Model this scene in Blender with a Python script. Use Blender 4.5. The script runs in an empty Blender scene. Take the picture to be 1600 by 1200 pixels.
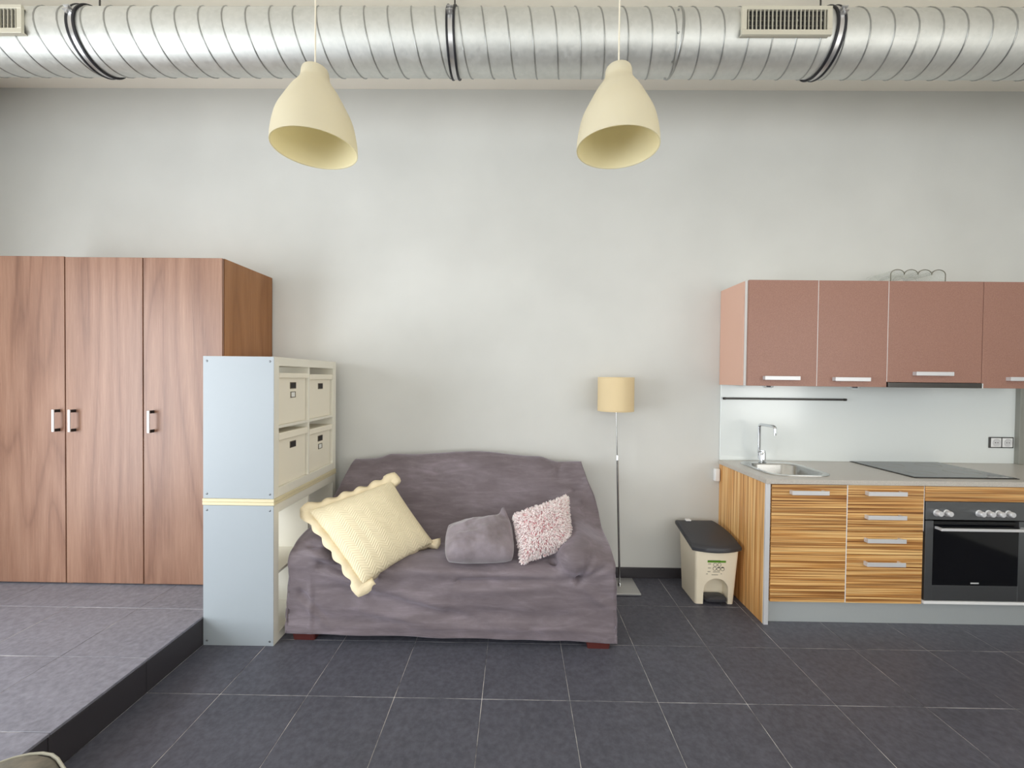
import bpy, bmesh, math, random
from mathutils import Vector, Matrix, noise
from math import sin, cos, pi, radians

random.seed(7)
C = bpy.context.scene.collection
SC = bpy.context.scene

# ------------------------------------------------------------------ camera, world, lights, exposure
cd = bpy.data.cameras.new('camera')
cd.sensor_width = 36.0
cd.lens = 655.0 / 1600.0 * 36.0
cd.clip_start = 0.02
cam = bpy.data.objects.new('camera', cd)
C.objects.link(cam)
cam.matrix_world = (Matrix.Translation((0, 0, 1.52)) @ Matrix.Rotation(.0103, 4, 'Z')
                    @ Matrix.Rotation(pi / 2 - .0153, 4, 'X') @ Matrix.Rotation(.0107, 4, 'Z'))
SC.camera = cam

w = bpy.data.worlds.new('world')
SC.world = w
w.use_nodes = True
w.node_tree.nodes['Background'].inputs[0].default_value = (.80, .90, 1, 1)
w.node_tree.nodes['Background'].inputs[1].default_value = 1.0


def area(name, loc, rot, sx, sy, power, col):
    l = bpy.data.lights.new(name, 'AREA')
    l.shape = 'RECTANGLE'; l.size = sx; l.size_y = sy; l.energy = power; l.color = col
    o = bpy.data.objects.new(name, l)
    o.location = loc; o.rotation_euler = rot
    C.objects.link(o)
    return o


# daylight entering through the glazed door at the left and the windows behind the camera
area('daylight_left', (-3.94, .20, 1.30), (0, -pi / 2, 0), 2.2, 2.6, 150, (.92, .96, 1.0))
area('daylight_back', (-1.85, -2.62, 1.75), (radians(124), 0, 0), 3.6, 2.1, 57, (1.0, .98, .95))
area('daylight_back', (2.45, -2.62, 1.75), (radians(124), 0, 0), 3.2, 2.1, 66, (1.0, .97, .92))
area('fill_right', (4.30, -1.0, 1.7), (0, pi / 2, 0), 1.8, 2.0, 46, (1.0, .95, .88))  # added fill to brighten the shelf's right face, no known source there

vs = SC.view_settings
SC.display_settings.display_device = 'sRGB'
vs.view_transform = 'Standard'; vs.look = 'None'; vs.gamma = 1.0; vs.use_curve_mapping = False
vs.exposure = 0.0
SC.cycles.use_denoising = True
SC.cycles.max_bounces = 8
SC.cycles.diffuse_bounces = 5


# ------------------------------------------------------------------ materials
def srgb(r, g, b):
    f = lambda c: ((c / 255) / 12.92) if c / 255 <= .04045 else (((c / 255) + .055) / 1.055) ** 2.4
    return (f(r), f(g), f(b), 1)


def nt(m):
    return m.node_tree.nodes, m.node_tree.links


def base(name, col, rough=.5, metal=0., **kw):
    m = bpy.data.materials.new(name)
    m.use_nodes = True
    b = m.node_tree.nodes['Principled BSDF']
    b.inputs['Base Color'].default_value = srgb(*col)
    b.inputs['Roughness'].default_value = rough
    b.inputs['Metallic'].default_value = metal
    for k, v in kw.items():
        b.inputs[k.replace('_', ' ')].default_value = v
    return m


def coords(m, scale, rand=False, uv=False):
    n, l = nt(m)
    tc = n.new('ShaderNodeTexCoord')
    mp = n.new('ShaderNodeMapping')
    mp.inputs['Scale'].default_value = scale
    src = tc.outputs['UV' if uv else 'Object']
    if rand:
        oi = n.new('ShaderNodeObjectInfo')
        mu = n.new('ShaderNodeVectorMath'); mu.operation = 'SCALE'
        cx = n.new('ShaderNodeCombineXYZ')
        l.new(oi.outputs['Random'], cx.inputs[0]); l.new(oi.outputs['Random'], cx.inputs[1]); l.new(oi.outputs['Random'], cx.inputs[2])
        mu.inputs['Scale'].default_value = 7.3
        l.new(cx.outputs[0], mu.inputs[0])
        ad = n.new('ShaderNodeVectorMath'); ad.operation = 'ADD'
        l.new(src, ad.inputs[0]); l.new(mu.outputs[0], ad.inputs[1])
        src = ad.outputs[0]
    l.new(src, mp.inputs['Vector'])
    return mp.outputs[0]


def tex(m, vec, scale, detail=4, rough=.55, dist=0.):
    n, l = nt(m)
    t = n.new('ShaderNodeTexNoise')
    t.inputs['Scale'].default_value = scale; t.inputs['Detail'].default_value = detail
    t.inputs['Roughness'].default_value = rough; t.inputs['Distortion'].default_value = dist
    if vec is not None:
        l.new(vec, t.inputs['Vector'])
    return t.outputs['Fac']


def ramp(m, fac, stops):
    n, l = nt(m)
    r = n.new('ShaderNodeValToRGB')
    e = r.color_ramp.elements
    while len(e) < len(stops):
        e.new(.5)
    for el, (p, c) in zip(e, stops):
        el.position = p; el.color = srgb(*c)
    l.new(fac, r.inputs[0])
    return r.outputs[0]


def bump(m, fac, strength=.2, dist=.01):
    n, l = nt(m)
    b = n.new('ShaderNodeBump')
    b.inputs['Strength'].default_value = strength; b.inputs['Distance'].default_value = dist
    l.new(fac, b.inputs['Height'])
    l.new(b.outputs[0], n['Principled BSDF'].inputs['Normal'])
    return b


def setcol(m, out):
    n, l = nt(m)
    l.new(out, n['Principled BSDF'].inputs['Base Color'])


def mix(m, a, b, fac, mode='MIX'):
    n, l = nt(m)
    x = n.new('ShaderNodeMix'); x.data_type = 'RGBA'; x.blend_type = mode
    if isinstance(fac, float): x.inputs[0].default_value = fac
    else: l.new(fac, x.inputs[0])
    for i, v in ((6, a), (7, b)):
        if isinstance(v, tuple): x.inputs[i].default_value = v
        else: l.new(v, x.inputs[i])
    return x.outputs[2]


def plaster(name, col, amt=5):
    m = base(name, col, .85)
    v = coords(m, (1, 1, 1))
    a = tuple(c - amt for c in col); b = tuple(min(255, c + amt) for c in col)
    setcol(m, ramp(m, tex(m, v, 1.3, 3), [(.3, a), (.7, b)]))
    bump(m, tex(m, v, 160, 3), .08, .003)
    return m


M = {}
M['wall'] = plaster('wall_paint', (212, 212, 208))
M['ceiling'] = plaster('ceiling_paint', (250, 243, 230), 2)
M['white_board'] = plaster('white_board', (240, 240, 236), 2)


def tile_mat(name, lo, hi, rough):
    m = base(name, lo, rough, Specular_IOR_Level=.25)
    v = coords(m, (1, 1, 1), rand=True)
    f1 = tex(m, v, 5, 6, .65)
    f2 = tex(m, v, 38, 4, .6)
    c = ramp(m, f1, [(.3, lo), (.7, hi)])
    c2 = ramp(m, f2, [(.35, tuple(x * .86 for x in lo)), (.75, tuple(min(255, x * 1.12) for x in hi))])
    setcol(m, mix(m, c, c2, .45))
    bump(m, tex(m, v, 14, 7, .65), .12, .004)
    n, l = nt(m)
    rr = n.new('ShaderNodeMapRange')
    rr.inputs[3].default_value = rough - .1; rr.inputs[4].default_value = rough + .12
    l.new(f1, rr.inputs[0]); l.new(rr.outputs[0], n['Principled BSDF'].inputs['Roughness'])
    return m


M['tile'] = tile_mat('slate_tile', (78, 79, 88), (96, 96, 106), .45)
M['tile_lit'] = tile_mat('lit_slate_tile', (126, 126, 136), (144, 143, 153), .45)  # same slate made lighter, window light on the platform put into the colour
M['grout'] = base('pale_grout', (166, 162, 160), .9)
setcol(M['grout'], ramp(M['grout'], tex(M['grout'], coords(M['grout'], (1, 1, 1)), 3.5, 5, .7), [(.38, (84, 82, 86)), (.62, (226, 222, 218))]))
M['slab'] = base('dark_screed', (62, 60, 65), .8)
M['skirting'] = base('skirting_tile', (60, 57, 61), .5)


def wood(name, cols, axis='Z', fine=60, rough=.4, rand=True, coarse=7):
    m = base(name, cols[1], rough)
    k = {'Z': (1, 1, .05), 'X': (.05, 1, 1), 'Y': (1, .05, 1)}[axis]
    v = coords(m, k, rand)
    f = tex(m, v, coarse, 5, .6, .6)
    g = tex(m, v, fine, 5, .7, .3)
    c = ramp(m, f, [(.28, cols[0]), (.5, cols[1]), (.72, cols[2])])
    d = ramp(m, g, [(.35, cols[0]), (.52, cols[1]), (.68, cols[2])])
    n, l = nt(m)
    v2 = coords(m, tuple(q * (2.6 if q < 1 else 1) for q in k), rand)
    mu = n.new('ShaderNodeMath'); mu.operation = 'MULTIPLY'; mu.inputs[1].default_value = 16
    pp = n.new('ShaderNodeMath'); pp.operation = 'PINGPONG'; pp.inputs[1].default_value = 1
    l.new(tex(m, v2, 2.6, 2, .5, .4), mu.inputs[0]); l.new(mu.outputs[0], pp.inputs[0])
    e = ramp(m, pp.outputs[0], [(.0, cols[0]), (.22, cols[1]), (.9, cols[2])])
    setcol(m, mix(m, mix(m, c, d, .5), e, .38))
    bump(m, g, .06, .002)
    return m


M['walnut'] = wood('walnut_veneer', [(112, 78, 61), (140, 102, 82), (166, 129, 107)], fine=75, coarse=5)
M['walnut_side'] = wood('walnut_side_veneer', [(134, 86, 48), (154, 104, 62), (174, 124, 82)])


def zebra(name, axis, cols):
    m = base(name, cols[1], .38)
    k = {'X': (.007, 1, 1), 'Z': (1, 1, .008)}[axis]
    v = coords(m, k, True)
    f = tex(m, v, 120, 2, .6, .03)
    g = tex(m, v, 230, 2, .5, .02)
    c = ramp(m, f, [(.40, cols[0]), (.48, cols[1]), (.54, cols[2]), (.61, cols[3])])
    d = ramp(m, g, [(.38, cols[0]), (.5, cols[2]), (.64, cols[3])])
    setcol(m, mix(m, c, d, .4))
    return m


M['zebra'] = zebra('zebrano_front', 'X', [(108, 62, 24), (176, 114, 54), (218, 160, 90), (246, 208, 144)])
M['zebra_side'] = zebra('zebrano_side', 'Z', [(160, 98, 44), (216, 152, 82), (238, 180, 110), (250, 214, 154)])

M['rose'] = base('rose_brown_laminate', (184, 140, 124), .42)
v = coords(M['rose'], (1, 1, 1))
setcol(M['rose'], ramp(M['rose'], tex(M['rose'], v, 260, 2), [(.3, (148, 106, 91)), (.7, (170, 127, 111))]))
M['rose_side_lit'] = base('lit_rose_side_laminate', (222, 180, 160), .5)  # paler than the fronts: light from the left put into the colour
M['carcass'] = base('white_carcass', (226, 224, 222), .5)
M['counter'] = base('grey_worktop', (176, 172, 166), .3)
v = coords(M['counter'], (1, 1, 1))
setcol(M['counter'], ramp(M['counter'], tex(M['counter'], v, 320, 2), [(.3, (180, 174, 166)), (.7, (206, 199, 190))]))
M['post'] = base('grey_post', (146, 146, 138), .5)
M['splash'] = base('grey_splashback', (232, 237, 236), .16, .05)
M['alu'] = base('brushed_aluminium', (205, 204, 203), .33, .85)
M['alu_light'] = base('pale_metal_bar', (222, 222, 224), .4, .35)
M['plinth'] = base('aluminium_plinth', (206, 212, 213), .36, .5)
v = coords(M['plinth'], (1, 1, 1))
bump(M['plinth'], tex(M['plinth'], v, 180, 3), .12, .002)
M['chrome'] = base('chrome', (225, 228, 232), .08, 1.)
M['steel'] = base('stainless_steel', (176, 176, 174), .24, 1.)
M['oven_steel'] = base('oven_steel', (118, 120, 122), .34, .9)
M['dark_steel'] = base('dark_steel', (92, 90, 88), .3, .9)
M['black_glass'] = base('black_glass', (9, 10, 14), .08, IOR=1.45)
M['hob_glass'] = base('hob_glass', (24, 23, 23), .14, IOR=1.5)
M['black'] = base('black_plastic', (20, 20, 22), .45)
M['lid'] = base('charcoal_plastic', (58, 59, 64), .42)
v = coords(M['lid'], (1, 1, 1)); bump(M['lid'], tex(M['lid'], v, 300, 2), .15, .002)
M['bin'] = base('cream_plastic', (244, 233, 210), .42)
M['green'] = base('label_green', (96, 150, 40), .5)
M['green_dark'] = base('label_dark_green', (52, 88, 14), .5)
M['ink'] = base('label_ink', (60, 58, 50), .6)
M['ink_pale'] = base('label_pale_ink', (168, 160, 144), .6)
M['white_plastic'] = base('white_plastic', (240, 240, 240), .35)
M['white_print'] = base('white_print', (225, 225, 225), .5)
M['cream_lamp'] = base('cream_lamp_metal', (220, 215, 198), .45)
M['cream_lamp_in'] = base('cream_lamp_inside', (252, 244, 208), .5)
for k_ in ('cream_lamp', 'cream_lamp_in'):
    n_, l_ = nt(M[k_])
    tb = n_.new('ShaderNodeBsdfTranslucent'); tb.inputs[0].default_value = srgb(250, 242, 210)
    mx = n_.new('ShaderNodeMixShader'); mx.inputs[0].default_value = .38
    l_.new(n_['Principled BSDF'].outputs[0], mx.inputs[1]); l_.new(tb.outputs[0], mx.inputs[2])
    l_.new(mx.outputs[0], n_['Material Output'].inputs[0])
M['cord'] = base('white_cord', (226, 218, 198), .6)
M['shade'] = base('woven_shade', (226, 204, 162), .8)
M['shelf'] = base('white_melamine', (240, 236, 222), .42)
M['shelf_end_toned'] = base('toned_melamine_end', (168, 176, 182), .42)  # white melamine toned darker and bluish, light on the end put into colour
M['shelf_cream'] = base('cream_edge_board', (226, 214, 178), .5)
M['box'] = base('cream_card', (246, 239, 221), .6)
M['box_shadow'] = base('box_dark_slot', (38, 32, 32), .6)
M['pewter'] = base('pewter_frame', (128, 118, 100), .4, .7)
M['screw'] = base('screw_cap', (130, 134, 138), .35, .6)
M['leg'] = base('red_brown_wood', (92, 42, 38), .45)
M['rubber'] = base('black_rubber', (24, 24, 30), .5)


def galv():
    m = base('galvanised_steel', (200, 202, 198), .3, .8)
    v = coords(m, (1, 1, 1))
    n, l = nt(m)
    vo = n.new('ShaderNodeTexVoronoi'); vo.inputs['Scale'].default_value = 55
    l.new(v, vo.inputs['Vector'])
    bw = n.new('ShaderNodeRGBToBW'); l.new(vo.outputs['Color'], bw.inputs[0])
    f = tex(m, v, 9, 5, .6)
    c1 = ramp(m, bw.outputs[0], [(.1, (204, 206, 202)), (.9, (220, 221, 217))])
    c2 = ramp(m, f, [(.3, (202, 203, 198)), (.7, (222, 222, 217))])
    setcol(m, mix(m, c1, c2, .5))
    rr = n.new('ShaderNodeMapRange'); rr.inputs[3].default_value = .48; rr.inputs[4].default_value = .60
    l.new(bw.outputs[0], rr.inputs[0]); l.new(rr.outputs[0], n['Principled BSDF'].inputs['Roughness'])
    bump(m, f, .1, .004)
    return m


M['galv'] = galv()
M['seam'] = base('seam_steel', (160, 161, 158), .35, .8)
M['grille'] = base('grille_steel', (214, 210, 194), .45, .4)


def velvet():
    m = base('mauve_velour', (108, 96, 100), .72)
    v = coords(m, (.55, 1, 1.2))
    f = tex(m, v, 5.5, 6, .62, .6)
    g = tex(m, v, 30, 4, .6)
    a = ramp(m, f, [(.32, (98, 88, 91)), (.50, (114, 103, 107)), (.64, (140, 129, 137)), (.78, (170, 159, 170))])
    b = ramp(m, g, [(.3, (94, 84, 88)), (.7, (124, 113, 120))])
    h = tex(m, coords(m, (.25, 1, 1.5)), 16, 5, .65, .8)
    h = ramp(m, h, [(.3, (100, 90, 94)), (.5, (115, 104, 109)), (.66, (138, 127, 134)), (.8, (160, 149, 158))])
    setcol(m, mix(m, mix(m, a, b, .35), h, .5))
    p = m.node_tree.nodes['Principled BSDF']
    p.inputs['Sheen Weight'].default_value = .8
    p.inputs['Sheen Roughness'].default_value = .4
    p.inputs['Sheen Tint'].default_value = srgb(214, 208, 224)
    bump(m, tex(m, v, 60, 4), .18, .004)
    return m


M['velvet'] = velvet()
M['grey_pillow'] = base('grey_velour_pillow', (128, 117, 122), .7, Sheen_Weight=.5)
v = coords(M['grey_pillow'], (1, 1, 1))
setcol(M['grey_pillow'], ramp(M['grey_pillow'], tex(M['grey_pillow'], v, 9, 4), [(.3, (116, 105, 109)), (.7, (146, 135, 142))]))


def quilt():
    m = base('cream_quilt', (240, 226, 192), .8)
    n, l = nt(m)
    tc = n.new('ShaderNodeTexCoord')
    sp = n.new('ShaderNodeSeparateXYZ'); l.new(tc.outputs['UV'], sp.inputs[0])

    def mth(op, a, b=None):
        x = n.new('ShaderNodeMath'); x.operation = op
        for i, q in enumerate((a, b)):
            if q is None: continue
            if isinstance(q, (int, float)): x.inputs[i].default_value = q
            else: l.new(q, x.inputs[i])
        return x.outputs[0]
    zig = mth('MULTIPLY', mth('PINGPONG', mth('MULTIPLY', sp.outputs[0], 14), 1), .05)
    ph = mth('MULTIPLY', mth('ADD', sp.outputs[1], zig), 34 * 2 * pi)
    h = mth('POWER', mth('ABSOLUTE', mth('SINE', mth('MULTIPLY', ph, .5))), .6)
    b = bump(m, h, .55, .006)
    return m


M['quilt'] = quilt()
M['frill'] = base('cream_frill', (238, 222, 188), .8)
v = coords(M['frill'], (1, 1, 1)); bump(M['frill'], tex(M['frill'], v, 90, 3), .35, .006)
M['pink_base'] = base('pink_pillow_ground', (230, 156, 164), .8)
M['pink_pile'] = base('pink_chenille', (246, 216, 214), .8)
v = coords(M['pink_pile'], (1, 1, 1))
setcol(M['pink_pile'], ramp(M['pink_pile'], tex(M['pink_pile'], v, 70, 2), [(.28, (240, 190, 194)), (.42, (252, 236, 235)), (.7, (254, 249, 247))]))
M['ottoman'] = base('olive_grey_fabric', (112, 108, 94), .85)
v = coords(M['ottoman'], (1, 1, 1))
setcol(M['ottoman'], ramp(M['ottoman'], tex(M['ottoman'], v, 24, 5), [(.3, (92, 92, 82)), (.7, (132, 124, 110))]))
M['piping'] = base('pale_piping', (168, 164, 148), .8)
M['clear'] = base('clear_plastic', (236, 240, 234), .15, Alpha=.2)
M['rim'] = base('dark_rim', (112, 108, 92), .4)
M['sky_glass'] = base('window_glass', (235, 242, 245), .02, Transmission_Weight=1.0, IOR=1.02)


# ------------------------------------------------------------------ mesh helpers
class MB:
    """collects shapes in world coordinates; build() links them as one mesh object"""

    def __init__(s):
        s.bm = bmesh.new()

    def box(s, x0, x1, y0, y1, z0, z1, bev=0., seg=1):
        t = bmesh.new()
        bmesh.ops.create_cube(t, size=1)
        for q in t.verts:
            q.co = Vector(((x0 + x1) / 2 + q.co.x * (x1 - x0), (y0 + y1) / 2 + q.co.y * (y1 - y0), (z0 + z1) / 2 + q.co.z * (z1 - z0)))
        if bev > 0:
            bmesh.ops.bevel(t, geom=t.edges[:], offset=bev, segments=seg, profile=.5, affect='EDGES')
        s.merge(t)
        return s

    def merge(s, t, mat=None):
        me = bpy.data.meshes.new('t')
        if mat is not None:
            bmesh.ops.transform(t, matrix=mat, verts=t.verts[:])
        t.to_mesh(me); t.free()
        s.bm.from_mesh(me)
        bpy.data.meshes.remove(me)

    def cyl(s, a, b, r, r2=None, n=16, caps=True):
        a, b = Vector(a), Vector(b)
        r2 = r if r2 is None else r2
        d = (b - a).normalized()
        u = d.orthogonal().normalized(); v = d.cross(u)
        ra = [s.bm.verts.new(a + (u * cos(2 * pi * i / n) + v * sin(2 * pi * i / n)) * r) for i in range(n)]
        rb = [s.bm.verts.new(b + (u * cos(2 * pi * i / n) + v * sin(2 * pi * i / n)) * r2) for i in range(n)]
        for i in range(n):
            s.bm.faces.new((ra[i], ra[(i + 1) % n], rb[(i + 1) % n], rb[i]))
        if caps:
            s.bm.faces.new(ra[::-1]); s.bm.faces.new(rb)
        return s

    def tube(s, pts, r, n=8, closed=False):
        pts = [Vector(p) for p in pts]
        rings = []
        N = len(pts)
        prev = None
        for i, p in enumerate(pts):
            if closed: d = pts[(i + 1) % N] - pts[i - 1]
            else: d = pts[min(i + 1, N - 1)] - pts[max(i - 1, 0)]
            d.normalize()
            if prev is None: u = d.orthogonal().normalized()
            else:
                u = prev - d * prev.dot(d); u.normalize()
            prev = u
            v = d.cross(u)
            rr = r(i / (N - 1)) if callable(r) else r
            rings.append([s.bm.verts.new(p + (u * cos(2 * pi * k / n) + v * sin(2 * pi * k / n)) * rr) for k in range(n)])
        for i in range(N if closed else N - 1):
            a, b = rings[i], rings[(i + 1) % N]
            off = 0
            if closed and i == N - 1:
                off = min(range(n), key=lambda o: (a[0].co - b[o].co).length)
            for k in range(n):
                s.bm.faces.new((a[k], a[(k + 1) % n], b[(k + 1 + off) % n], b[(k + off) % n]))
        if not closed:
            s.bm.faces.new(rings[0][::-1]); s.bm.faces.new(rings[-1])
        return s

    def lathe(s, prof, c, n=40, axis='Z'):
        """prof: list of (r, h) from c; r = 0 closes"""
        rings = []
        for r, h in prof:
            if r <= 1e-6:
                rings.append([s.bm.verts.new(s._ax(c, 0, 0, h, axis))])
            else:
                rings.append([s.bm.verts.new(s._ax(c, r * cos(2 * pi * i / n), r * sin(2 * pi * i / n), h, axis)) for i in range(n)])
        for a, b in zip(rings, rings[1:]):
            for i in range(n):
                j = (i + 1) % n
                if len(a) == 1 and len(b) == 1: continue
                if len(a) == 1: s.bm.faces.new((a[0], b[j], b[i]))
                elif len(b) == 1: s.bm.faces.new((a[i], a[j], b[0]))
                else: s.bm.faces.new((a[i], a[j], b[j], b[i]))
        return s

    @staticmethod
    def _ax(c, p, q, h, axis):
        c = Vector(c)
        return c + {'Z': Vector((p, q, h)), 'Y': Vector((p, h, q)), 'X': Vector((h, p, q))}[axis]

    def loft(s, loops, caps=True):
        rr = [[s.bm.verts.new(Vector(p)) for p in L] for L in loops]
        n = len(rr[0])
        for a, b in zip(rr, rr[1:]):
            for i in range(n):
                s.bm.faces.new((a[i], a[(i + 1) % n], b[(i + 1) % n], b[i]))
        if caps:
            s.bm.faces.new(rr[0][::-1]); s.bm.faces.new(rr[-1])
        return s

    def grid(s, pts, uvs=None):
        g = [[s.bm.verts.new(Vector(p)) for p in row] for row in pts]
        uvl = s.bm.loops.layers.uv.verify() if uvs else None
        for i in range(len(g) - 1):
            for j in range(len(g[0]) - 1):
                f = s.bm.faces.new((g[i][j], g[i][j + 1], g[i + 1][j + 1], g[i + 1][j]))
                if uvs:
                    for lp, (a, b) in zip(f.loops, ((i, j), (i, j + 1), (i + 1, j + 1), (i + 1, j))):
                        lp[uvl].uv = uvs[a][b]
        return s

    def build(s, name, mat, parent=None, loc=None, smooth=None, fixn=True):
        if fixn:
            bmesh.ops.recalc_face_normals(s.bm, faces=s.bm.faces[:])
        me = bpy.data.meshes.new(name)
        s.bm.to_mesh(me); s.bm.free()
        o = bpy.data.objects.new(name, me)
        root = parent
        while root is not None and root.parent is not None:
            root = root.parent
        org = root.location if root is not None else Vector(loc or (0, 0, 0))
        me.transform(Matrix.Translation(-Vector(org)))
        if parent is not None: o.parent = parent
        else: o.location = org
        me.materials.append(mat)
        C.objects.link(o)
        if smooth is not None:
            me.polygons.foreach_set('use_smooth', [True] * len(me.polygons))
            if smooth < 180:
                me.set_sharp_from_angle(angle=radians(smooth))
        return o


def tag(o, label=None, cat=None, group=None, kind=None):
    if label: o['label'] = label
    if cat: o['category'] = cat
    if group: o['group'] = group
    if kind: o['kind'] = kind
    return o


def thing(name, loc, label, cat, group=None):
    o = bpy.data.objects.new(name, None)
    o.empty_display_size = .1
    o.location = loc
    C.objects.link(o)
    return tag(o, label, cat, group)


def boolean(o, cutter):
    """cut cutter out of o and drop the cutter"""
    md = o.modifiers.new('cut', 'BOOLEAN')
    md.operation = 'DIFFERENCE'; md.object = cutter; md.solver = 'EXACT'
    bpy.context.view_layer.update()
    dg = bpy.context.evaluated_depsgraph_get()
    me = bpy.data.meshes.new_from_object(o.evaluated_get(dg))
    old = o.data
    o.modifiers.clear()
    o.data = me
    me.name = old.name
    bpy.data.meshes.remove(old)
    cm = cutter.data
    bpy.data.objects.remove(cutter)
    bpy.data.meshes.remove(cm)


def rrect(cx, cy, hx, hy, r, z, n=8):
    p = []
    for qx, qy, a0 in ((1, 1, 0), (-1, 1, 90), (-1, -1, 180), (1, -1, 270)):
        for i in range(n + 1):
            a = radians(a0 + 90 * i / n)
            p.append((cx + qx * (hx - r) + r * cos(a), cy + qy * (hy - r) + r * sin(a), z))
    return p


def sm(a, b, x):
    t = max(0., min(1., (x - a) / (b - a)))
    return t * t * (3 - 2 * t)


# ------------------------------------------------------------------ room shell
WY = 3.20          # face of the wall in view
XL, XR, YB, CZ = -4.02, 4.40, -2.75, 3.695
STEP = .16
EDGE = -1.745

wb = MB().box(XL - .15, XR + .15, WY, WY + .15, -.1, CZ + .1)
tag(wb.build('wall_back', M['wall']), 'pale grey plaster wall behind the sofa', kind='structure')
tag(MB().box(XR, XR + .15, YB, -2.05, -.1, CZ + .1).box(XR, XR + .15, .05, WY, -.1, CZ + .1).box(XR, XR + .15, -2.05, .05, -.1, .75).box(XR, XR + .15, -2.05, .05, 2.65, CZ + .1).build('wall_right', M['wall']), kind='structure')
tag(MB().box(XL - .15, XR + .15, YB - .15, WY + .15, CZ, CZ + .15).build('ceiling', M['ceiling']), 'warm white ceiling above the duct', kind='structure')
# left wall with an opening for the glazed door, wall behind the camera with a window opening
mb = MB().box(XL - .15, XL, YB, -1.15, -.1, CZ).box(XL - .15, XL, 1.55, WY, -.1, CZ)
mb.box(XL - .15, XL, -1.15, 1.55, 2.60, CZ).box(XL - .15, XL, -1.15, 1.55, -.1, STEP)
tag(mb.build('wall_left', M['wall']), kind='structure')
mb = MB().box(XL, -3.70, YB - .15, YB, -.1, CZ).box(0, .80, YB - .15, YB, -.1, CZ).box(4.1, XR, YB - .15, YB, -.1, CZ)
for a, b in ((-3.70, 0), (.80, 4.1)):
    mb.box(a, b, YB - .15, YB, 2.85, CZ).box(a, b, YB - .15, YB, -.1, .65)
tag(mb.build('wall_front', M['wall']), kind='structure')


def window(name, x0, x1, y0, y1, z0, z1, axis):
    mb = MB()
    t = .06
    if axis == 'X':
        for a, b in ((y0, y0 + t), (y1 - t, y1), ((y0 + y1) / 2 - t / 2, (y0 + y1) / 2 + t / 2)):
            mb.box(x0, x1, a, b, z0, z1)
        for a, b in ((z0, z0 + t), (z1 - t, z1)):
            mb.box(x0, x1, y0, y1, a, b)
    else:
        for k in range(4):
            a = x0 + (x1 - x0 - t) * k / 3
            mb.box(a, a + t, y0, y1, z0, z1)
        for a, b in ((z0, z0 + t), (z1 - t, z1)):
            mb.box(x0, x1, y0, y1, a, b)
    o = tag(mb.build(name, M['white_board']), kind='structure')
    g = MB()
    if axis == 'X': g.box((x0 + x1) / 2 - .004, (x0 + x1) / 2 + .004, y0, y1, z0, z1)
    else: g.box(x0, x1, (y0 + y1) / 2 - .004, (y0 + y1) / 2 + .004, z0, z1)
    g.build('pane', M['sky_glass'], o)
    return o


window('window_1', XL - .12, XL - .04, -1.15, 1.55, STEP, 2.60, 'X')
window('fill_window', XR + .04, XR + .12, -2.05, .05, .75, 2.65, 'X')  # unseen window, added only to go with the right-hand fill light
window('window_2', -3.70, 0, YB - .12, YB - .04, .65, 2.85, 'Y')
window('window_4', .80, 4.1, YB - .12, YB - .04, .65, 2.85, 'Y')

# floor: grout bed with one object per tile
P = .4195
GR = .0014


def tile_mesh(wd, dp, mat, h=.012):
    mb = MB().box(0, wd, 0, dp, -h, 0, .0012)
    me = bpy.data.meshes.new('tile')
    bmesh.ops.recalc_face_normals(mb.bm, faces=mb.bm.faces[:])
    mb.bm.to_mesh(me); mb.bm.free()
    me.materials.append(mat)
    return me


fl = MB().box(EDGE - .02, XR, .28, WY, -.12, -.0016)
floor = tag(fl.build('floor', M['grout']), 'charcoal slate tiled floor with thin pale joints', kind='structure')
tag(MB().box(XL, XR, YB, .28, -.12, 0).build('floor', M['slab']), 'dark floor nearer than the tiles', kind='structure')
pf = MB().box(XL, EDGE - .012, .28, WY, -.12, STEP - .0016)
plat = tag(pf.build('floor', M['grout']), 'raised tiled platform in front of the wardrobes', kind='structure')
tag(MB().box(XL, EDGE, YB, .28, 0, STEP).build('floor', M['slab']), 'dark platform nearer than the tiles', kind='structure')

cache = {}


def lay(parent, x0, x1, y0, y1, z, mat, name='tile'):
    x0 += GR; x1 -= GR; y0 += GR; y1 -= GR
    if x1 - x0 < .01 or y1 - y0 < .01: return
    key = (round(x1 - x0, 4), round(y1 - y0, 4), mat.name)
    if key not in cache: cache[key] = tile_mesh(key[0], key[1], mat)
    o = bpy.data.objects.new(name, cache[key])
    o.parent = parent
    o.location = (x0, y0, z + random.uniform(-.0005, .0003))
    C.objects.link(o)


rows = [1.957 + .42 * k for k in range(-4, 4)] + [WY]
cols = [.269 + .4155 * k for k in range(-4, 11)]
cols = [EDGE] + [c for c in cols if c > EDGE + .06 and c < XR - .05] + [XR]
for y0, y1 in zip(rows, rows[1:]):
    for x0, x1 in zip(cols, cols[1:]):
        lay(floor, x0, x1, y0, y1, 0, M['tile'])
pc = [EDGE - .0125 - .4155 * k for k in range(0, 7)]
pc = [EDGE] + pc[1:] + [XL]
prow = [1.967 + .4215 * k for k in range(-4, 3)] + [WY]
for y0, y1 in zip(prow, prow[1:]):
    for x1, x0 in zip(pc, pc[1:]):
        lay(plat, x0, x1, y0, y1, STEP, M['tile_lit'])
for y0, y1 in zip(rows, rows[1:]):
    if y0 > 2.9: continue
    MB().box(EDGE - .012, EDGE, y0 + GR, y1 - GR, .0, STEP - .0135, .001).build('riser_tile', M['skirting'], plat)

tag(MB().box(-1.30, 1.546, WY - .012, WY, 0, .078, .002).build('baseboard_back', M['skirting']), kind='structure')

# ------------------------------------------------------------------ wardrobes
WF, WZ0, WZ1 = 2.645, STEP, 2.258


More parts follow.
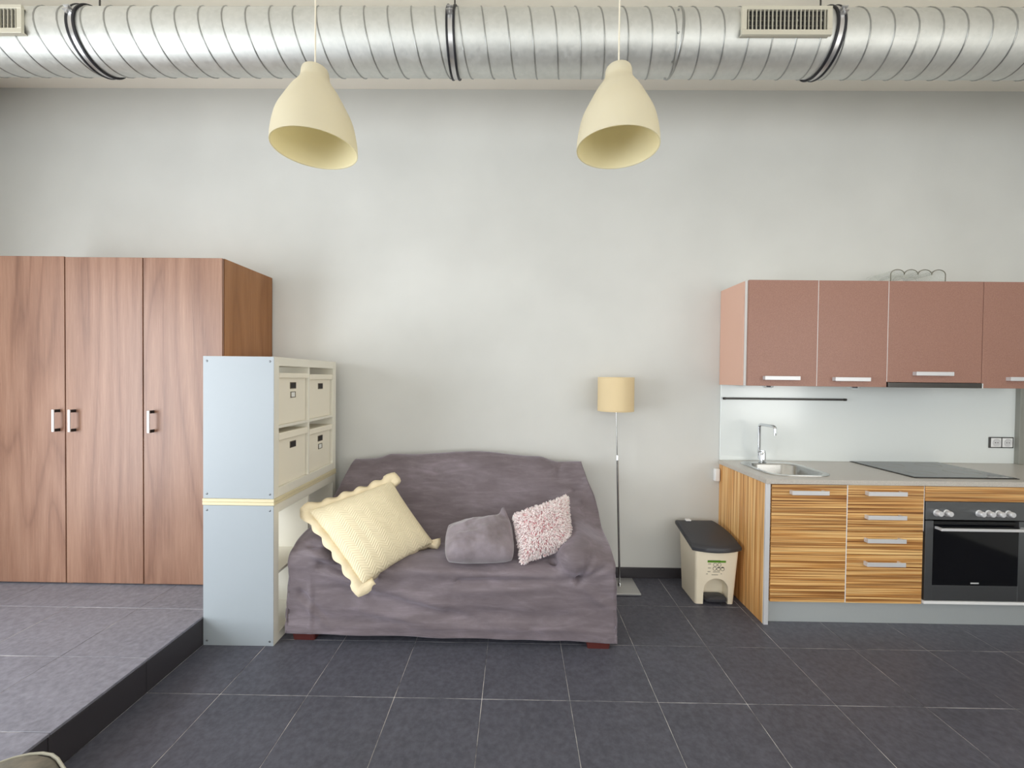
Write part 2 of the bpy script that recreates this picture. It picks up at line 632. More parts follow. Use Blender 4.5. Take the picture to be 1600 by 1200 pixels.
def handle_v(parent, x, z0, z1, yf):
    mb = MB().box(x, x + .014, yf - .040, yf - .033, z0, z1, .001)
    for a in (z0, z1 - .018):
        MB().box(x + .001, x + .013, yf - .0335, yf, a, a + .018).build('handle_arm', M['black'], parent)
    return mb.build('handle', M['alu_light'], parent)


def wardrobe(x0, x1, doors, label, dz=0.):
    r = thing('wardrobe', ((x0 + x1) / 2, 2.92, WZ0), label, 'wardrobe')
    t = .018
    b = MB().box(x0 + .001, x0 + t, WF + .022, WY - .012, WZ0, WZ1 + dz).box(x1 - t, x1 - .001, WF + .022, WY - .012, WZ0, WZ1 + dz)
    b.box(x0 + t, x1 - t, WF + .022, WY - .012, WZ1 - t + dz, WZ1 + dz).box(x0 + t, x1 - t, WF + .022, WY - .012, WZ0 + .05, WZ0 + .07)
    b.box(x0 + t, x1 - t, WY - .02, WY - .014, WZ0 + .05, WZ1 - .02)
    b.box(x0 + t, x1 - t, WF + .05, WF + .07, WZ0, WZ0 + .05)
    b.build('carcass', M['walnut_side'], r)
    for a, c, hx in doors:
        d = MB().box(a + .0022, c - .0022, WF, WF + .019, WZ0 + .012, WZ1 - .002 + dz, .001).build('door', M['walnut'], r)
        handle_v(d, hx, 1.147, 1.287, WF)
    return r


wardrobe(-3.39, -2.88, [(-3.39, -2.88, -2.925)], 'walnut wardrobe cut off by the left edge of the photo', .004)
wardrobe(-2.877, -2.378, [(-2.877, -2.378, -2.822)], 'middle walnut wardrobe between two wardrobes, handle beside its left neighbour')
wardrobe(-2.375, -1.868, [(-2.375, -1.868, -2.318)], 'walnut wardrobe at the right end of the row, its side showing beside the shelf')

# ------------------------------------------------------------------ white shelf units
SX0, SX1, SY0, SY1 = -1.742, -1.345, 2.312, 3.112


def shelf_unit(z0, z1, label):
    r = thing('shelf_unit', ((SX0 + SX1) / 2, (SY0 + SY1) / 2, z0), label, 'shelf')
    T = .05
    e = MB().box(SX0, SX1, SY0 + .003, SY0 + T, z0, z1, .001).build('end_panel', M['shelf'], r)
    MB().box(SX0 + .0005, SX1 - .0005, SY0, SY0 + .0035, z0 + .0005, z1 - .0005, .0008).build('end_face', M['shelf_end_toned'], e)
    MB().box(SX0, SX1, SY1 - T, SY1, z0, z1, .001).build('end_panel', M['shelf'], r)
    MB().box(SX0, SX1, SY0 + T, SY1 - T, z1 - T, z1, .001).build('top_board', M['shelf'], r)
    MB().box(SX0, SX1, SY0 + T, SY1 - T, z0, z0 + T, .001).build('bottom_board', M['shelf'], r)
    ym, zm = (SY0 + SY1) / 2, (z0 + z1) / 2
    MB().box(SX0 + .003, SX1 - .003, ym - .008, ym + .008, z0 + T, z1 - T, .001).build('divider', M['shelf'], r)
    MB().box(SX0 + .003, SX1 - .003, SY0 + T, ym - .008, zm - .008, zm + .008, .001).build('shelf_board', M['shelf'], r)
    MB().box(SX0 + .003, SX1 - .003, ym + .008, SY1 - T, zm - .008, zm + .008, .001).build('shelf_board', M['shelf'], r)
    for x in (SX0 + .022, SX1 - .022):
        for z in (z0 + .027, z1 - .027):
            MB().lathe([(0, -.002), (.005, -.0018), (.0065, 0)], (x, SY0, z), 14, 'Y').build('screw_cap', M['screw'], r, smooth=60)
    return r


shelf_unit(0, .79, 'lower white cube shelf standing on the floor beside the sofa, cells empty')
shelf_unit(.828, 1.622, 'upper white cube shelf stacked on the other, holding four lidded boxes')
tag(MB().box(SX0 - .003, SX1 + .004, SY0 - .003, SY1, .791, .808, .002).box(SX0 - .003, SX1 + .004, SY0 - .003, SY1, .809, .827, .002)
    .build('joint_board', M['shelf_cream'], loc=((SX0 + SX1) / 2, SY0, .791)), 'cream edged board lying between the two stacked white shelves', 'board')


def storage_box(y0, y1, z0, lidz, lidh, frame, label, dx=0., flag_z=.055):
    x0, x1 = SX0 + .03, SX1 - .016 + dx
    r = thing('storage_box', ((x0 + x1) / 2, (y0 + y1) / 2, z0), label, 'storage box', 'lidded boxes in the white shelf')
    MB().box(x0, x1, y0 + .005, y1 - .005, z0 + .001, lidz - .004, .002).build('body', M['box'], r)
    ld = MB().box(x0 - .004, x1 + .015, y0, y1, lidz - lidh, lidz, .003)
    ld.build('lid', M['box'], r)
    ym = (y0 + y1) / 2 + .005
    zz = lidz - lidh - .045
    f = MB().box(x1 - .001, x1 + .003, ym - .034, ym + .034, zz - .020, zz + .020, .001).build('handle_plate', M['pewter'], r)
    MB().box(x1 + .002, x1 + .0036, ym - .030, ym + .030, zz - .016, zz + .016).build('handle_slot', M['box_shadow'], f)
    if frame:
        zz -= .055
        f = MB()
        for a, b, c, d in ((-.027, .027, .014, .018), (-.027, .027, -.018, -.014), (-.027, -.0225, -.018, .018), (.0225, .027, -.018, .018)):
            f.box(x1 - .001, x1 + .0035, ym + a, ym + b, zz + c, zz + d)
        f = f.build('label_frame', M['pewter'], r)
        MB().box(x1 - .001, x1 + .0012, ym - .023, ym + .023, zz - .0145, zz + .0145).build('label_card', M['white_board'], f)
    return r


yA0, yA1 = SY0 + .058, (SY0 + SY1) / 2 - .014
yB0, yB1 = (SY0 + SY1) / 2 + .014, SY1 - .058
zU, zL = (.828 + 1.622) / 2 + .008, .878
storage_box(yA0, yA1, zU, zU + .300, .030, True, 'cream lidded box in the upper near cell of the white shelf')
storage_box(yB0, yB1, zU, zU + .295, .036, False, 'cream lidded box in the upper cell nearest the wall')
storage_box(yA0, yA1, zL, zL + .310, .042, False, 'cream lidded box in the lower near cell of the boxed shelf')
storage_box(yB0, yB1, zL, zL + .288, .036, True, 'cream lidded box in the lower cell nearest the wall')

# ------------------------------------------------------------------ sofa
SR = Vector((-.36, 2.34, 0))
ROT = -.011
HW = .925
CTRL_SEAT = [(.835, .10), (.83, .55), (.80, .89), (.745, .955), (.68, .945), (.63, .86), (.50, .58), (.405, .455), (.33, .438), (.16, .448), (.075, .438), (.022, .395), (.004, .28), (.0, .15), (-.004, .052)]
CTRL_ARM = [(.835, .10), (.83, .50), (.80, .85), (.75, .915), (.68, .89), (.60, .78), (.50, .675), (.38, .625), (.26, .610), (.14, .595), (.065, .555), (.02, .49), (.004, .33), (.0, .17), (-.004, .052)]


def catmull(pts, n):
    out = []
    m = len(pts) - 1
    for k in range(n + 1):
        t = k / n * m
        i = min(int(t), m - 1); f = t - i
        p0, p1, p2, p3 = (pts[max(i - 1, 0)], pts[i], pts[i + 1], pts[min(i + 2, m)])
        out.append(tuple(.5 * ((2 * p1[d]) + (-p0[d] + p2[d]) * f + (2 * p0[d] - 5 * p1[d] + 4 * p2[d] - p3[d]) * f * f
                               + (-p0[d] + 3 * p1[d] - 3 * p2[d] + p3[d]) * f ** 3) for d in range(2)))
    return out


def sofa_local(s, k, NP):
    pass


NPF = 150
seatP = catmull(CTRL_SEAT, NPF)
armP = catmull(CTRL_ARM, NPF)


def sofa_point(s, j):
    """s in -1..1 across the sofa, j profile index"""
    x = s * HW
    a = sm(.60, .76, abs(x) + (.02 if x > 0 else -.01))
    ys, zs = seatP[j]; ya, za = armP[j]
    y = ys + (ya - ys) * a; z = zs + (za - zs) * a
    crown = .012 * cos(s * pi * 1.1) + .008 * sin(s * 7 + 1)          # sagging line of the back top
    z += crown * sm(.7, .95, z)
    if z > .4:                                                         # shoulders roll off at the ends
        z -= (.035 if s < 0 else .085) * sm(.88 if s < 0 else .78, 1.0, abs(s)) * sm(.4, .62, z) * (1 - sm(.72, .85, z))
    tp = 1 - .10 * sm(.58, .95, z)
    return Vector((x * tp, y, z))


FOLDS = [  # (start, end, amplitude, width) in sofa coordinates
    ((-.80, -.005, .50), (-.79, .0, .06), .006, .010), ((-.85, .0, .275), (-.70, .0, .13), -.012, .022), ((-.84, .0, .24), (-.68, .0, .10), .010, .02),
    ((-.74, .02, .44), (-.45, .02, .36), -.016, .022), ((-.70, .02, .40), (-.40, .0, .31), .012, .026),
    ((-.50, .0, .34), (.10, .0, .20), .010, .03), ((-.45, .0, .27), (.2, .0, .13), -.008, .028), ((-.60, .0, .22), (-.10, .0, .12), .009, .026),
    ((-.30, .03, .41), (.60, .02, .40), .010, .025), ((.05, .01, .36), (.66, .0, .385), -.012, .018), ((-.1, .0, .30), (.55, .0, .34), .007, .03),
    ((-.2, .0, .13), (.75, .0, .12), .008, .03), ((.0, .0, .2), (.7, .0, .18), -.006, .03),
    ((.72, .0, .385), (.80, .03, .52), -.018, .014), ((.72, .0, .385), (.88, .01, .47), -.016, .014), ((.72, .0, .385), (.73, .03, .50), -.010, .012),
    ((.72, .0, .385), (.92, .0, .40), -.008, .02), ((.72, .0, .37), (.90, .0, .22), .006, .025),
    ((.58, .10, .45), (.72, .0, .385), -.020, .020),
    ((.66, .55, .66), (.84, .62, .78), -.016, .02), ((.70, .50, .62), (.86, .55, .70), .014, .02), ((.62, .62, .74), (.70, .70, .93), -.010, .02),
    ((-.66, .55, .66), (-.84, .62, .78), -.014, .02),
    ((-.62, .30, .46), (-.66, .05, .44), -.012, .02), ((-.84, .03, .55), (-.72, .06, .52), -.020, .016), ((-.80, .01, .50), (-.66, .03, .46), .012, .016),
]
FOLDS = [(Vector(a), Vector(b), c, d) for a, b, c, d in FOLDS]


def fold(p):
    t = 0.
    for a, b, amp, wd in FOLDS:
        ab = b - a
        k = (p - a).dot(ab) / ab.length_squared
        kc = max(0., min(1., k))
        d2 = (p - (a + ab * kc)).length_squared
        if d2 < wd * wd * 9:
            t += 1.9 * amp * math.exp(-d2 / (wd * wd)) * (.35 + .65 * sin(pi * kc) if amp > 0 else 1 - .5 * kc)
    n = noise.fractal(Vector((p.x * 2.2, p.y * 3, p.z * 5.5)), 1.0, 2.1, 4) * .0075
    n += noise.noise(Vector((p.x * 1.5 + 3, p.z * 9 + p.x * 2.2, 2.))) * .007 * (1 - sm(.05, .3, p.y))
    n += noise.noise(Vector((p.x * 6, p.y * 6, p.z * 6))) * .003 + noise.noise(Vector((p.x * 3.5, p.y * 9, p.z * 22 + p.x * 5))) * .0028 * (1 - sm(.05, .3, p.y))
    # puffed end of the right arm
    q = p - Vector((.70, .02, .495))
    q.x += .35 * q.z
    n += .062 * math.exp(-(q.x * q.x / .013 + q.y * q.y / .025 + q.z * q.z / .008))
    q = p - Vector((-.80, .02, .52))
    n += .014 * math.exp(-(q.x * q.x / .012 + q.y * q.y / .02 + q.z * q.z / .008))
    return t + n


sofa = thing('sofa', SR, 'two seat sofa under a creased mauve grey velour slipcover with red-brown feet', 'sofa')
sofa.rotation_euler.z = ROT
NS = 150
cols_s = [-1 + 2 * i / NS for i in range(NS + 1)]
gridp = [[sofa_point(s, j) for j in range(NPF + 1)] for s in cols_s]
# side sheets
KS = 16


def side(col, sgn):
    out = []
    for k in range(1, KS + 1):
        t = k / KS
        row = []
        for p in col:
            hem = .058
            zz = p.z + (hem - p.z) * (t ** 1.15)
            out_x = sgn * HW * (1.0) + sgn * .012 * sin(pi * min(1, t * 1.4)) if True else 0
            xx = p.x + (out_x - p.x) * sm(0, .55, t)
            row.append(Vector((xx, p.y, zz)))
        out.append(row)
    return out


full = side(gridp[0], -1)[::-1] + gridp + side(gridp[-1], 1)
bm = bmesh.new()
vv = [[bm.verts.new(p) for p in row] for row in full]
for i in range(len(vv) - 1):
    for j in range(NPF):
        bm.faces.new((vv[i][j], vv[i][j + 1], vv[i + 1][j + 1], vv[i + 1][j]))
bmesh.ops.recalc_face_normals(bm, faces=bm.faces[:])
bm.normal_update()
up = sum(q.normal.z for row in vv[60:90] for q in row[80:110])
sg = 1 if up > 0 else -1
nrm = [[q.normal.copy() * sg for q in row] for row in vv]
for row, nr in zip(vv, nrm):
    for q, nn in zip(row, nr):
        k = fold(q.co)
        q.co += nn * k
        if q.co.z < .12 and q.co.y < .1: q.co.y = min(q.co.y, .004) - .006
        if q.co.z < .07: q.co.z += .006 * noise.noise(Vector((q.co.x * 5, q.co.y * 5, 0))) - .012 * (q.co.x / HW) * .6
mb = MB(); mb.bm.free(); mb.bm = bm
me = bpy.data.meshes.new('slipcover')
if sg < 0: bmesh.ops.reverse_faces(bm, faces=bm.faces[:])
bm.to_mesh(me); bm.free()
me.polygons.foreach_set('use_smooth', [True] * len(me.polygons))
me.materials.append(M['velvet'])
cov = bpy.data.objects.new('slipcover', me)
cov.parent = sofa
C.objects.link(cov)
sd = cov.modifiers.new('thickness', 'SOLIDIFY'); sd.thickness = .004; sd.offset = -1


def sofa_part(mb, name, mat, smooth=None):
    bmesh.ops.recalc_face_normals(mb.bm, faces=mb.bm.faces[:])
    me = bpy.data.meshes.new(name)
    mb.bm.to_mesh(me); mb.bm.free()
    me.materials.append(mat)
    o = bpy.data.objects.new(name, me)
    o.parent = sofa
    C.objects.link(o)
    return o


sofa_part(MB().box(-.86, .86, .05, .78, .09, .30), 'frame', M['black'])
for lx, ly in ((-.845, .07), (.838, .055), (-.84, .74), (.84, .74)):
    sofa_part(MB().loft([rrect(lx, ly, .062, .045, .008, 0, 2), rrect(lx, ly, .072, .055, .008, .09, 2)]), 'leg', M['leg'])


# ------------------------------------------------------------------ pillows
def pillow_surface(c, thick, pinch=.07, n=36, p=2.2, wr=.004, seed=0., front=1):
    """c: corners TL, TR, BR, BL (world). Returns grid function (u, v, side) -> point"""
    TL, TR, BR, BL = [Vector(q) for q in c]
    nrm = ((TR - BL).cross(TL - BR)).normalized()
    if nrm.y > 0: nrm = -nrm

    def f(u, v, side):
        uu = u * (1 - pinch * (1 - v * v)); vv_ = v * (1 - pinch * (1 - u * u))
        a, b = (uu + 1) / 2, (vv_ + 1) / 2
        q = (TL * (1 - a) + TR * a) * (1 - b) + (BL * (1 - a) + BR * a) * b
        h = thick * (max(0, 1 - abs(u) ** p) * max(0, 1 - abs(v) ** p)) ** .55
        h += wr * noise.fractal(Vector((u * 2.2 + seed, v * 2.2, seed)), 1., 2., 3) * (1 - max(abs(u), abs(v)) ** 6)
        return q + nrm * (h * side * (1 if side > 0 else .45))
    return f, nrm


def pillow_mesh(f, n=40):
    mb = MB()
    us = [-1 + 2 * i / n for i in range(n + 1)]
    for sd_ in (1, -1):
        mb.grid([[f(u, v_, sd_) for u in us] for v_ in us], [[((u + 1) / 2, (v_ + 1) / 2) for u in us] for v_ in us])
    bmesh.ops.remove_doubles(mb.bm, verts=mb.bm.verts[:], dist=.0004)
    return mb


# cream quilted pillow with a scalloped frill
cc = [(-1.231, 2.46, .718), (-.807, 2.72, .839), (-.500, 2.58, .492), (-.820, 2.24, .388)]
f, nrm = pillow_surface(cc, .105, .05, seed=1.3)
ctr = sum((Vector(q) for q in cc), Vector()) / 4
pr = thing('pillow', (ctr.x, ctr.y, ctr.z - .2), 'large cream quilted pillow with scalloped frill leaning on the sofa arm', 'pillow')
pillow_mesh(f, 56).build('cover', M['quilt'], pr, smooth=180)
mb = MB()
per = []
NE = 60
for k in range(NE): per.append((-1 + 2 * k / NE, -1))
for k in range(NE): per.append((1, -1 + 2 * k / NE))
for k in range(NE): per.append((1 - 2 * k / NE, 1))
for k in range(NE): per.append((-1, 1 - 2 * k / NE))
inner, mid, outer = [], [], []
for i, (u, v_) in enumerate(per):
    p0 = (f(u, v_, 0) * 1.0)
    d = (p0 - ctr); d -= nrm * d.dot(nrm)
    e = Vector((0, 0, 0))
    TLv, TRv, BRv, BLv = [Vector(q) for q in cc]
    ux, vx = (TRv - TLv).normalized(), (BLv - TLv).normalized()
    cu, cv = abs(u), abs(v_)
    e = ux * (sm(.9, 1.0, cu) * (1 if u > 0 else -1)) + vx * (sm(.9, 1.0, cv) * (1 if v_ > 0 else -1))
    e.normalize()
    sc = .036 + .013 * abs(sin(i / NE * pi * 5.5))
    if min(cu, cv) > .88: sc += .006
    wv = .010 * sin(i * .55) + .006 * sin(i * .23 + 1)
    droop = Vector((0, 0, 0))
    if (u > .96 or v_ > .96) and not (u < -.75 or v_ < -.85 or min(u, v_) > .92):
        droop = -nrm * .06 - e * .05
        wv *= .4
    inner.append(p0 + nrm * .002 - e * .010); mid.append(p0 + e * sc * .5 + nrm * (.005 + wv * .5) + droop * .6)
    outer.append(p0 + e * sc + nrm * wv + droop)
rings = [[mb.bm.verts.new(q) for q in L] for L in (inner, mid, outer)]
for a, b in zip(rings, rings[1:]):
    for i in range(len(a)):
        j = (i + 1) % len(a)
        mb.bm.faces.new((a[i], a[j], b[j], b[i]))
fr = mb.build('frill', M['frill'], pr, smooth=180)
s_ = fr.modifiers.new('thickness', 'SOLIDIFY'); s_.thickness = .004; s_.offset = 0
tag(fr, 'scalloped frill round the edge')

# small grey pillow
gc = [(-.425, 2.585, .596), (-.028, 2.625, .652), (.004, 2.39, .462), (-.395, 2.37, .458)]
f, nrm = pillow_surface(gc, .115, -.02, p=2.5, wr=.018, seed=4.1)
f0 = f


def fgrey(u, v_, s):
    rc = 1 - .09 * (u * u * v_ * v_) ** 1.5
    q = f0(u * rc, v_ * rc, s)
    if max(abs(u), abs(v_)) > .999: q = f0(u * rc, v_ * rc, 0)
    k = math.exp(-((u - .93) ** 2 + (v_ + .97) ** 2) / .035)      # pulled up ear at the top right corner
    q = q + Vector((-.02, -.02, .058)) * k
    k = math.exp(-((u - .70) ** 2 / .02 + (v_ + .70) ** 2 / .05)) * s
    q = q + Vector((0, .012, 0)) * (k if s > 0 else 0)
    return q


o = pillow_mesh(fgrey, 48).build('pillow', M['grey_pillow'], None, loc=(-.225, 2.5, .46), smooth=180)
tag(o, 'small plain grey velour pillow on the sofa seat beside the pink pillow', 'pillow')

# shaggy pink pillow
kc = [(.006, 2.58, .662), (.325, 2.68, .752), (.335, 2.48, .535), (.047, 2.41, .462)]
f, nrm = pillow_surface(kc, .075, .04, p=2.6, seed=8.)
r = thing('pillow', (.17, 2.58, .46), 'shaggy pink chenille pillow leaning against the right sofa arm', 'pillow')
pillow_mesh(f, 28).build('cover', M['pink_base'], r, smooth=180)
mb = MB()
rnd = random.Random(3)
for k in range(3000):
    if k < 2500: u, v_ = rnd.uniform(-1, 1), rnd.uniform(-1, 1)
    else:
        t = rnd.uniform(-1, 1)
        u, v_ = rnd.choice(((1, t), (-1, t), (t, 1), (t, -1)))
    p = f(u, v_, 1)
    e = .01
    du = f(min(1, u + e), v_, 1) - f(max(-1, u - e), v_, 1); dv = f(u, min(1, v_ + e), 1) - f(u, max(-1, v_ - e), 1)
    nn = du.cross(dv)
    if nn.length < 1e-9: nn = nrm.copy()
    nn.normalize()
    if nn.dot(nrm) < 0: nn = -nn
    rim = max(abs(u), abs(v_))
    out = (p - (sum((Vector(q) for q in kc), Vector()) / 4)).normalized()
    d = nn * .8 + out * (.9 if rim > .9 else .25) + Vector((rnd.uniform(-.6, .6), rnd.uniform(-.3, .3), rnd.uniform(-.9, .35)))
    d.normalize()
    L = rnd.uniform(.018, .028)
    p1 = p + d * L * .55
    p2 = p1 + (d + Vector((rnd.uniform(-.3, .3), 0, -.45))).normalized() * L * .5
    w0 = d.orthogonal().normalized(); w1 = d.cross(w0)
    R = .0031
    rg = []
    for q, rr in ((p, R * .8), (p1, R), (p2, R * .85)):
        rg.append([mb.bm.verts.new(q + (w0 * cos(2.0944 * i) + w1 * sin(2.0944 * i)) * rr) for i in range(3)])
    for a, b in zip(rg, rg[1:]):
        for i in range(3):
            mb.bm.faces.new((a[i], a[(i + 1) % 3], b[(i + 1) % 3], b[i]))
    mb.bm.faces.new(rg[-1])
tag(mb.build('pile', M['pink_pile'], r, smooth=180), kind='stuff')

# ------------------------------------------------------------------ floor lamp
r = thing('floor_lamp', (.766, 3.03, 0), 'slim steel floor lamp with a woven cream drum shade beside the sofa', 'lamp')
MB().box(.641, .889, 2.915, 3.15, .004, .018, .002).build('base', M['alu'], r)
pb, pt = Vector((.766, 3.03, .018)), Vector((.722, 3.04, 1.42))
at_ = lambda t: pb + (pt - pb) * t
MB().lathe([(.0, 0), (.014, 0), (.012, .012), (.008, .022)], pb, 16).build('pole_foot', M['steel'], r, smooth=60)
MB().cyl(pb, at_(.655), .0075).build('lower_pole', M['steel'], r, smooth=60)
MB().cyl(at_(.652), at_(.675), .010, .007).build('collar', M['chrome'], r, smooth=60)
MB().cyl(at_(.67), pt, .0048).build('upper_pole', M['steel'], r, smooth=60)
cx, cy = .722, 3.045
mb = MB()
nth, nz = 96, 26
for a, b in ((.128, .1275),):
    g = []
    for j in range(nz + 1):
        z = 1.288 + .240 * j / nz
        g.append([(cx + (a + .0012 * ((i + j) % 2)) * cos(2 * pi * i / nth), cy + (a + .0012 * ((i + j) % 2)) * sin(2 * pi * i / nth), z) for i in range(nth + 1)])
    mb.grid(g)
bmesh.ops.remove_doubles(mb.bm, verts=mb.bm.verts[:], dist=.0003)
sh = mb.build('lamp_shade', M['shade'], r, smooth=25)
s_ = sh.modifiers.new('thickness', 'SOLIDIFY'); s_.thickness = .003
for z in (1.288, 1.528):
    MB().tube([(cx + .1275 * cos(2 * pi * i / 48), cy + .1275 * sin(2 * pi * i / 48), z) for i in range(48)], .0028, 6, True).build('shade_ring', M['shade'], sh, smooth=60)
mb = MB()
for k in range(3):
    a = 2 * pi * k / 3
    mb.cyl((pt.x, pt.y, 1.41), (cx + .126 * cos(a), cy + .126 * sin(a), 1.5), .0015, n=6)
mb.build('shade_spider', M['steel'], r)

# ------------------------------------------------------------------ pedal bin
r = thing('pedal_bin', (1.355, 2.95, 0), 'cream pedal bin with a charcoal lid beside the zebra-wood cabinet end', 'bin')


def binloop(t, z):
    xa = 1.224 - .010 * t; xb = 1.484 + .022 * t
    ya = 2.825 - .020 * t; yb = 3.065 + .03 * t
    return rrect((xa + xb) / 2, (ya + yb) / 2, (xb - xa) / 2, (yb - ya) / 2, .018, z, 4)


mb = MB()
L0 = binloop(0, .004); L1 = binloop(1, .385)
L1 = [(x, y, .372 + (y - 2.8) * .24) for x, y, z in L1]
mb.loft([L0, L1])
body = mb.build('body', M['bin'], r)
cut = MB()
arch = [(1.277, -.05)] + [(1.277, .10)] + [(1.360 - .083 * cos(pi * i / 16), .10 + .083 * sin(pi * i / 16)) for i in range(1, 16)] + [(1.443, .10), (1.443, -.05)]
cut.loft([[(x, 2.70, z) for x, z in arch], [(x, 2.90, z) for x, z in arch]])
co = cut.build('cutter', M['bin'])
boolean(body, co)
body.data.polygons.foreach_set('use_smooth', [True] * len(body.data.polygons)); body.data.set_sharp_from_angle(angle=radians(35))
# lid: bowed front, sloping forward
mb = MB()


def lidloop(g, dz):
    pts = []
    xa, xb, ya, yb = 1.192 - g, 1.524 + g, 2.80 - g, 3.115 + g
    n = 14
    for i in range(n + 1):
        t = i / n
        pts.append((xa + (xb - xa) * t, ya - .030 * sin(pi * t) ** .8 + .01))
    for i in range(1, 9):
        t = i / 9
        pts.append((xb + .006 * sin(pi * t) - .055 * t ** 2.6, ya + .01 + (yb - ya) * t))
    for i in range(n):
        t = i / n
        pts.append((xb - .055 - (xb - .055 - xa) * t, yb))
    for i in range(9):
        t = i / 9
        pts.append((xa, yb + (ya + .01 - yb) * t))
    return [(x, y, .382 + (y - 2.8) * .235 + dz) for x, y in pts]


mb.loft([lidloop(-.004, -.012), lidloop(0, -.006), lidloop(0, .012), lidloop(-.008, .022), lidloop(-.03, .027)])
lid = mb.build('lid', M['lid'], r, smooth=35)
MB().box(1.262, 1.300, 3.085, 3.118, .476, .486, .002).build('lid_catch', M['white_plastic'], lid)
mb = MB()
mb.loft([rrect(1.36, 2.845, .076, .042, .03, .030, 5), rrect(1.36, 2.845, .076, .042, .03, .045, 5), rrect(1.36, 2.85, .068, .036, .03, .054, 5)])
mb.build('pedal', M['lid'], r, smooth=35)
MB().box(1.28, 1.44, 2.87, 2.899, .004, .03).build('pedal_base', M['black'], r)
# sticker on the front
tf = lambda x, z: Vector((x, 2.8246 - .020 * (z / .385) - .0012, z))
sx = lambda px: 1.305 + (px - 1109) / 655 * 2.8
sz = lambda py: .185 + (905 - py) / 655 * 2.8


def flat(mb, x0, x1, z0, z1):
    a = [tf(x0, z0), tf(x1, z0), tf(x1, z1), tf(x0, z1)]
    mb.loft([[q for q in a], [q + Vector((0, -.0008, 0)) for q in a]])
    return mb


MB_ = lambda: MB()
st = flat(MB(), sx(1106.9), sx(1135.6), sz(879.6), sz(876.4)).build('label_strip', M['green'], r)
flat(MB(), sx(1107.2), sx(1127), sz(877.6), sz(876.0)).build('label_strip_edge', M['green_dark'], st)
mb = MB()
for px, py in ((1119, 883.2), (1125.6, 883), (1118.4, 889.5), (1124.5, 890), (1130.8, 890)):
    c = tf(sx(px), sz(py))
    mb.tube([c + Vector((.0115 * cos(2 * pi * i / 20), -.0006, .0115 * sin(2 * pi * i / 20))) for i in range(20)], .0011, 5, True)
mb.build('label_rings', M['ink'], r)
mb = MB()
for px, py in ((1124.8, 888.3), (1130.8, 888.2)):
    c = tf(sx(px), sz(py))
    mb.loft([[c + Vector((.0105 * cos(pi * i / 10), 0, .007 * sin(pi * i / 10))) for i in range(11)],
             [c + Vector((.0105 * cos(pi * i / 10), -.001, .007 * sin(pi * i / 10))) for i in range(11)]])
mb.build('label_dots', M['ink'], r)
mb = MB()
for a, b, y in ((1108, 1112.5, 881.8), (1108, 1112.5, 888.3), (1107.5, 1112, 894.3), (1116, 1127, 894.6), (1105.5, 1108, 898), (1114, 1124, 899.2), (1128, 1130, 897.5)):
    flat(mb, sx(a), sx(b), sz(y + .7), sz(y - .5))
tag(mb.build('label_text', M['ink_pale'], r), kind='stuff')

# ------------------------------------------------------------------ kitchen: base units
KF = 2.60          # face of the base fronts
KX = 1.553
CT = .912          # worktop top


def bar_handle(parent, x0, x1, z, yf, h=.026, d=.030):
    mb = MB().box(x0, x1, yf - d, yf - d + .007, z - h / 2, z + h / 2, .0012)
    mb.box(x0, x0 + .012, yf - d + .005, yf, z - h / 2 + .001, z + h / 2 - .001).box(x1 - .03, x1 - .018, yf - d + .005, yf, z - h / 2 + .001, z + h / 2 - .001)
    return mb.build('handle', M['alu_light'], parent)


ep = thing('end_panel', (KX, 2.9, 0), 'zebra-wood end panel closing the kitchen row beside the bin', 'panel')
MB().box(KX, KX + .026, KF + .014, WY - .002, 0, CT - .031, .001).build('board', M['zebra_side'], ep)
MB().box(KX, KX + .028, KF + .000, KF + .0138, 0, CT - .031, .001).build('front_edge', M['alu_light'], ep)

KZ0, KZ1 = .148, CT - .034


def base_carcass(r, x0, x1):
    t = .016
    b = MB().box(x0, x0 + t, KF + .021, WY - .01, KZ0, KZ1).box(x1 - t, x1, KF + .021, WY - .01, KZ0, KZ1)
    b.box(x0 + t, x1 - t, KF + .021, WY - .01, KZ0, KZ0 + t).box(x0 + t, x1 - t, WY - .018, WY - .01, KZ0 + t, KZ1)
    return b.build('carcass', M['carcass'], r)


def front(r, x0, x1, z0, z1, name='door'):
    return MB().box(x0, x1, KF, KF + .019, z0, z1, .001).build(name, M['zebra'], r)


r = thing('base_cabinet', (1.82, 2.9, 0), 'zebra-wood sink cabinet with one door under the sink', 'cabinet')
base_carcass(r, 1.584, 2.052)
d = front(r, 1.590, 2.050, KZ0 - .002, KZ1)
bar_handle(d, 1.697, 1.922, .833, KF)
r = thing('base_cabinet', (2.29, 2.9, 0), 'zebra-wood cabinet with four drawers left of the oven', 'cabinet')
base_carcass(r, 2.0535, 2.524)
MB().box(2.0505, 2.0560, KF + .001, KF + .0205, KZ0, KZ1).build('edge_strip', M['white_plastic'], r)
MB().box(2.5215, 2.5245, KF + .001, KF + .0205, .60, KZ1).build('edge_strip', M['white_plastic'], r)
zs = [KZ1, .735, .591, .446, KZ0 - .002]
for (za, zb), hz in zip(zip(zs[1:], zs), (.833, .687, .543, .398)):
    d = front(r, 2.0565, 2.521, za + (.003 if za > .2 else 0), zb, 'drawer_front')
    bar_handle(d, 2.160, 2.395, hz, KF)
r = thing('base_cabinet', (2.835, 2.9, 0), 'oven housing with a zebra-wood strip above the oven', 'cabinet')
t = .012
b = MB().box(2.5255, 2.5255 + t, KF + .021, WY - .01, KZ0, KZ1).box(3.152 - t, 3.152, KF + .021, WY - .01, KZ0, KZ1).box(2.5255 + t, 3.152 - t, KF + .021, WY - .01, KZ0, KZ0 + .012)
b.build('carcass', M['carcass'], r)
MB().box(2.529, 3.150, KF, KF + .019, .786, KZ1, .001).build('filler_strip', M['zebra'], r)
